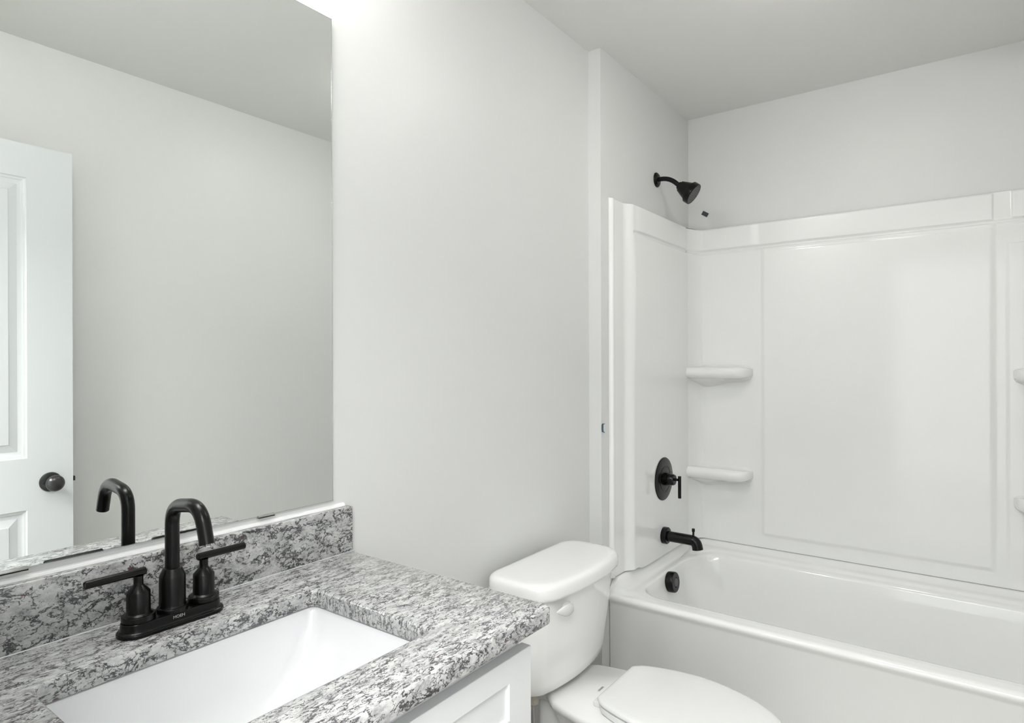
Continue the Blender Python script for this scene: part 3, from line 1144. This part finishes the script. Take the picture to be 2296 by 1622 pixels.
# apron skirt return along the floor
obj('shell', bm, M_ACRYL, tb, angle=60)
bm = NB()
OVX, OVZ = 1.555, 0.392
lathe(bm, [(0.040, -0.006), (0.041, 0.0), (0.041, 0.020), (0.0395, 0.0235), (0.0370, 0.0250), (0.0205, 0.0250), (0.0200, 0.0215), (0.0, 0.0215)], (OVX, OY1 - 0.012, OVZ), (0, -1, 0.10), 48)
ovc = obj('overflow_cover', bm, M_BLACK, tb, angle=30)
bm = NB()
lathe(bm, [(0.0172, 0.0214), (0.0172, 0.0262), (0.0162, 0.0270), (0.0, 0.0272)], (OVX, OY1 - 0.012, OVZ), (0, -1, 0.10), 40)
obj('button', bm, M_RUB, ovc, angle=30)
bm = NB()
lathe(bm, [(0.033, 0.0), (0.033, 0.002), (0.028, 0.004), (0.02, 0.012), (0.0, 0.013)], (OVX, -0.34, 0.0795), (0, 0, 1), 36)
obj('tub_drain', bm, M_BLACK, tb, angle=30)

# ---------------------------------------------------------------- tub surround
sur = thing('tub_surround', 'glossy white moulded tub surround panels above the bathtub', 'tub surround', (1.975, -0.80, 0.48))
ZT = 1.907
YMID = -0.7975


def prominence_end(x, z):
    d = 0.012
    d += 0.0050 * ss(1.199, 1.203, x) * (1 - ss(1.213, 1.219, x))
    # raised body: a soft shoulder that widens below the top band
    wtop = ss(1.62, 1.80, z)
    a = 1.292
    b = 1.330 + 0.020 * (1 - wtop) * ss(1.0, 1.75, z) + 0.012
    d += 0.024 * ss(a, b, x)
    inn = ss(1.335, 1.345, x)
    # groove under the band
    g = math.exp(-((z - 1.797) / 0.0055) ** 2)
    d -= 0.0050 * g * inn
    d += 0.0055 * ss(1.801, 1.808, z) * ss(1.345, 1.400, x) * (1 - ss(1.866, 1.874, x)) * (1 - ss(1.899, 1.906, z))
    # rolled outer edges
    d -= 0.006 * (1 - ss(1.1965, 1.200, x))
    d -= 0.012 * ss(1.9025, 1.907, z)
    return d


def end_panel(yw, sgn, name):
    """yw wall plane, sgn = direction into the room (-1 for the plumbing end)"""
    xs = grid_lines(1.1965, 1.976, 0.03, [1.2, 1.216, 1.30, 1.335, 1.356, 1.871], 0.0025, 0.018)
    zs = grid_lines(0.0, 1.0, 0.04, [], 0.001)
    zf = grid_lines(1.60, ZT, 0.03, [1.797, 1.902], 0.0014, 0.014)
    bm = NB()
    def zbot(x):
        return 0.4895 - 0.013 * ss(1.36, 1.42, x)
    rows = []
    zl = [z * (1.60 - 0.48) for z in zs[:-1]]
    for zz in zl:
        rows.append([(x, yw + sgn * prominence_end(x, max(0.5, zz + 0.48)), zbot(x) + zz * (1.60 - zbot(x)) / 1.12) for x in xs])
    for z in zf:
        rows.append([(x, yw + sgn * prominence_end(x, z), z) for x in xs])
    rows.insert(0, [(x, yw + sgn * 0.0005, zbot(x)) for x in xs])
    rows.append([(x, yw + sgn * 0.0005, ZT + 0.0005) for x in xs])
    vs = [[bm.verts.new(p) for p in r] for r in rows]
    for A, B in zip(vs, vs[1:]):
        for i in range(len(xs) - 1):
            bm.faces.new((A[i], A[i + 1], B[i + 1], B[i]))
    # close the outer edge
    for A, B in zip(rows[1:-1], rows[2:-1]):
        p, q = A[0], B[0]
        bm.faces.new([bm.verts.new(c) for c in (p, q, (q[0], yw + sgn * 0.0005, q[2]), (p[0], yw + sgn * 0.0005, p[2]))])
    return obj(name, bm, M_ACRYL, sur, angle=60)


end_panel(YJ, -1, 'end_panel')
end_panel(YO, 1, 'end_panel')

YE1, YE0 = YJ - 0.036, YO + 0.036        # faces of the end panels
XP = 1.9745


def back_feature(y, z):
    """displacement towards the room"""
    m = abs(y - YMID)                    # 0 at the middle
    far = 1.0 if y < YMID else 0.0
    cen = 1 - ss(0.390, 0.412, m)
    d = 0.0
    low = (0.80 + 0.20 * (1 - ss(1.772, 1.777, z))) * (1 - ss(1.786, 1.794, z)) * ss(0.524, 0.544, z)
    d += 0.0070 * cen * low
    d += far * 0.0050 * ss(0.436, 0.450, m) * (1 - ss(1.712, 1.720, z)) * ss(0.50, 0.60, z)
    # rib and groove below the band
    d -= 0.0050 * math.exp(-((z - 1.798) / 0.0048) ** 2)
    d += 0.0022 * math.exp(-((z - 1.789) / 0.0030) ** 2)
    top = ss(1.803, 1.809, z) * (1 - ss(1.897, 1.903, z))
    band = 0.0045 + 0.0045 * (z - 1.80) / 0.10
    if far:
        d += band * top * max(1 - ss(0.398, 0.404, m), ss(0.452, 0.460, m))
    else:
        d += band * top * (1 - 0.45 * math.exp(-((m - 0.415) / 0.024) ** 2)) * (1 - 0.8 * ss(0.64, 0.72, m))
    d -= 0.010 * ss(1.9035, 1.907, z)
    return d


# plan path of the back panel: cove, straight, cove
pathp = []     # (x, y, nx, ny)
cr_x, cr_y = 0.088, 0.048
PE = 1.32


def cove(a):
    c, d = max(1e-6, math.cos(a)), max(1e-6, math.sin(a))
    nx, ny = d ** (2 - PE) / cr_x, c ** (2 - PE) / cr_y
    l = math.hypot(nx, ny)
    return XP - cr_x + cr_x * d ** PE, cr_y * c ** PE, -nx / l, ny / l


for i in range(27):
    x, q, nx, ny = cove(math.pi / 2 * i / 26)
    pathp.append((x, YE1 + 0.0016 - cr_y + q, nx, -ny))
ys = grid_lines(-(-YE1 + 0.049) * 1.0 - 1.3315, YE1 - 0.049, 0.04, [], 0.001)
ymax, ymin = YE1 - 0.0488, YE0 + 0.0488
feats = [YMID + 0.40, YMID + 0.425, YMID - 0.40, YMID - 0.401, YMID - 0.444, YMID - 0.456]
ys = sorted(grid_lines(ymin, ymax, 0.04, feats, 0.0025, 0.017), reverse=True)
for y in ys[1:-1]:
    pathp.append((XP, y, -1.0, 0.0))
for i in range(27):
    x, q, nx, ny = cove(math.pi / 2 * (26 - i) / 26)
    pathp.append((x, YE0 - 0.0016 + cr_y - q, nx, ny))
zs = grid_lines(0.4755, ZT, 0.04, [0.534, 1.716, 1.775, 1.793, 1.806, 1.901], 0.0018, 0.014)
bm = NB()
rows = []
for z in zs:
    row = []
    for i, (x, y, nx, ny) in enumerate(pathp):
        f = back_feature(y, z)
        k = ss(0.0, 0.02, min(i, len(pathp) - 1 - i) / 100.0)
        f = f * k
        row.append((x + nx * f, y + ny * f, z))
    rows.append(row)
rows.append([(min(XF - 0.0006, x + 0.026 * (-nx)), y, ZT + 0.0008) for x, y, nx, ny in pathp])
vs = [[bm.verts.new(p) for p in r] for r in rows]
for A, B in zip(vs, vs[1:]):
    for i in range(len(pathp) - 1):
        bm.faces.new((A[i], A[i + 1], B[i + 1], B[i]))
obj('back_panel', bm, M_ACRYL, sur, angle=60)


def shelf(zt, near, name='corner_shelf'):
    """moulded ledge from the end panel along the back panel; near = True for the plumbing end"""
    y_a = YE1 + 0.002 if near else YE0 - 0.002
    sg = -1 if near else 1
    Lm = 0.270
    th = 0.050
    n = 34
    dep = 0.098
    rings = []
    for i in range(n + 1):
        t = i / n
        s = Lm * t
        # end of the ledge rounds back into the panel
        tail = 0.062
        if s < Lm - tail:
            k = 1.0
        else:
            q = (s - (Lm - tail)) / tail
            k = math.sqrt(max(0.0, 1 - q ** 2.2))
        d = max(0.0005, dep * k)
        h = th * (0.45 + 0.55 * k)
        zt_ = zt - 0.22 * th * (1 - k)
        # bulge underneath, deepest near the corner
        bulge = 0.024 * math.exp(-((s - 0.065) / 0.080) ** 2) + 0.004
        y = y_a + sg * s
        xb = XP + 0.004
        r = h / 2
        cx_ = XP - d + r * min(1.0, k + 0.05)
        pts = []
        pts.append((xb, y, zt_ + 0.012))
        pts.append((XP - 0.004 * k, y, zt_ + 0.004))
        pts.append((XP - 0.012 * k, y, zt_ + 0.0004))
        pts.append((XP - d * 0.55, y, zt_ - 0.001))
        for q in range(13):
            a = math.pi / 2 - math.pi * q / 12
            pts.append((min(XP + 0.003, cx_ - r * math.cos(a) * min(1.0, k + 0.05)), y, zt_ - r + r * math.sin(a)))
        pts.append((XP - d * 0.62, y, zt_ - h - bulge * 0.35 * k))
        pts.append((XP - d * 0.40, y, zt_ - h - bulge * 0.80 * k))
        pts.append((XP - d * 0.15, y, zt_ - h - bulge * k - 0.004))
        pts.append((xb, y, zt_ - h - bulge * k - 0.016 * k))
        rings.append(pts)
    bm = NB()
    loft(bm, rings, True, True)
    obj(name, bm, M_ACRYL, sur, angle=60)


for zt in (1.268, 0.814):
    for near in (True, False):
        shelf(zt, near)

# ---------------------------------------------------------------- shower fittings
PX = 1.616
YF_ = YJ - 0.036
sv = thing('shower_valve', 'round black shower valve trim with a lever on the surround end', 'shower valve', (PX, YF_, 0.80))
bm = NB()
lathe(bm, [(0.090, 0.0), (0.0905, 0.002), (0.089, 0.0045), (0.086, 0.006), (0.056, 0.0075), (0.0545, 0.0062), (0.052, 0.0062), (0.0505, 0.008), (0.030, 0.010), (0.0, 0.0105)], (PX, YF_ - 0.0002, 0.799), (0, -1, 0), 72)
obj('escutcheon', bm, M_BLACK, sv, angle=28)
bm = NB()
lathe(bm, [(0.0270, 0.009), (0.0270, 0.014), (0.0240, 0.0145), (0.0240, 0.018), (0.0270, 0.0185), (0.0270, 0.023), (0.0235, 0.024), (0.0232, 0.044), (0.0205, 0.050), (0.0, 0.0505)], (PX, YF_, 0.799), (0, -1, 0), 44)
hb = obj('valve_hub', bm, M_BLACK, sv, angle=28)
bm = NB()
lathe(bm, [(0.0070, 0.050), (0.0055, 0.052), (0.0055, 0.066)], (PX, YF_, 0.801), (0, -1, 0), 24)
lathe(bm, [(0.0, 0.0), (0.0056, 0.0), (0.0066, 0.001), (0.0066, 0.091), (0.0056, 0.092), (0.0, 0.092)], (PX, YF_ - 0.071, 0.815 - 0.092 + 0.002), (0, 0, 1), 24)
obj('lever', bm, M_BLACK, hb, angle=35)

sp = thing('tub_spout', 'black tub spout with diverter pin above the bathtub rim', 'tub spout', (PX, YF_, 0.556))
SZ = 0.561
bm = NB()
lathe(bm, [(0.0, 0.0), (0.0345, 0.0), (0.0350, 0.002), (0.0350, 0.018), (0.0320, 0.0215), (0.0250, 0.023)], (PX, YF_, SZ), (0, -1, 0), 44)
obj('flange', bm, M_BLACK, sp, angle=28)
bm = NB()
pth = smooth_path([(PX, YF_ - 0.015, SZ - 0.001), (PX, YF_ - 0.142, SZ - 0.002), (PX, YF_ - 0.147, SZ - 0.036)], 0.022, 14)
tube(bm, pth, lambda t: 0.0215 if t < 0.95 else 0.0220, 36)
sb = obj('spout_body', bm, M_BLACK, sp, angle=50)
bm = NB()
lathe(bm, [(0.0042, 0.0), (0.0042, 0.018), (0.0062, 0.019), (0.0062, 0.030), (0.005, 0.0315), (0.0, 0.0315)], (PX, YF_ - 0.129, SZ + 0.016), (0, 0, 1), 20)
obj('diverter_pin', bm, M_BLACK, sb, angle=30)

sh = thing('shower_fixture', 'black fixed shower head on a bent arm high above the tub', 'shower head', (1.636, YJ, 2.070))
HX, HZ = 1.636, 2.072
bm = NB()
lathe(bm, [(0.0315, 0.0003), (0.0310, 0.004), (0.027, 0.0085), (0.020, 0.0115), (0.012, 0.0125)], (HX, YJ, HZ), (0, -1, 0), 44)
obj('flange', bm, M_BLACK, sh, angle=28)
HP = Vector((HX + 0.004, YJ - 0.100, HZ - 0.040))      # ball joint
bm = NB()
pth = smooth_path([(HX, YJ - 0.008, HZ), (HX, YJ - 0.055, HZ + 0.003), HP], 0.040, 14)
tube(bm, pth, 0.0098, 28)
obj('shower_arm', bm, M_BLACK, sh, angle=50)
bm = NB()
ax = Vector((0.10, -0.80, -0.60)).normalized()
base = HP - ax * 0.004
lathe(bm, [(0.0, 0.0), (0.0150, 0.0), (0.0160, 0.002), (0.0160, 0.006), (0.0225, 0.009), (0.0375, 0.050), (0.0390, 0.054), (0.0445, 0.056), (0.0455, 0.058), (0.0455, 0.077), (0.0440, 0.0795), (0.0420, 0.0800), (0.0410, 0.0785)], base, ax, 56)
hd = obj('head', bm, M_BLACK, sh, angle=28)
bm = NB()
a, u_, w_ = frame_of(ax)
lathe(bm, [(0.0412, 0.0765), (0.0405, 0.0798), (0.0, 0.0815)], base, ax, 48)
for r, n in ((0.0085, 6), (0.0175, 12), (0.0265, 18), (0.0355, 24)):
    for k in range(n):
        t = 2 * math.pi * k / n
        p = base + a * 0.0802 + u_ * r * math.cos(t) + w_ * r * math.sin(t)
        lathe(bm, [(0.0014, 0.0), (0.0010, 0.0022), (0.0, 0.0024)], p, ax, 6)
obj('spray_face', bm, M_RUB, hd, angle=30)

# ---------------------------------------------------------------- bits of tape left on the walls
bm = NB()
c = Vector((XF - 0.0006, -0.131, 1.9835))
ang = -0.56
ux = Vector((0, -math.cos(ang), math.sin(ang)))
uz = Vector((0, -math.sin(ang) * -1, math.cos(ang)))
uz = Vector((0, -math.sin(-ang), math.cos(-ang)))
hw, hh = 0.0155, 0.0095
pts = []
for sx, sz in ((-1, -1), (1, -1), (1, 1), (-1, 1)):
    pts.append(c + ux * hw * sx + uz * hh * sz)
loft(bm, [[p for p in pts], [p + Vector((-0.0008, 0, 0)) for p in pts]])
tag(obj('tape_scrap', bm, M_GTAPE, origin=c, smooth=False), 'small dark grey rectangle of tape on the wall beside the shower head', 'tape')
bm = NB()
# curled strip: a ribbon, seen edge on, hanging on the wall corner
cx_, cy_, cz_ = XJ + 0.006, YJ, 1.052
prof = [(-0.000, -0.010, 0.0150), (0.000, -0.0030, 0.0165), (-0.001, -0.0012, 0.010), (-0.001, -0.0010, -0.004), (0.000, -0.0016, -0.013), (0.002, -0.0085, -0.0165)]
r1, r2 = [], []
for i, (dx, dy, dz) in enumerate(prof):
    wdt = 0.0065 if 0 < i < 5 else (0.005 if i == 0 else 0.003)
    r1.append((dx, dy, dz, wdt))
rings = []
for dx, dy, dz, wdt in r1:
    rings.append([(cx_ + dx - wdt, cy_ + dy, cz_ + dz), (cx_ + dx + wdt, cy_ + dy - 0.0006, cz_ + dz), (cx_ + dx + wdt, cy_ + dy - 0.0012, cz_ + dz + 0.0003), (cx_ + dx - wdt, cy_ + dy - 0.0006, cz_ + dz + 0.0003)])
loft(bm, rings)
tag(obj('tape_scrap', bm, M_BTAPE, origin=(cx_, cy_, cz_)), 'tiny curled scrap of blue tape on the wall edge above the toilet', 'tape')
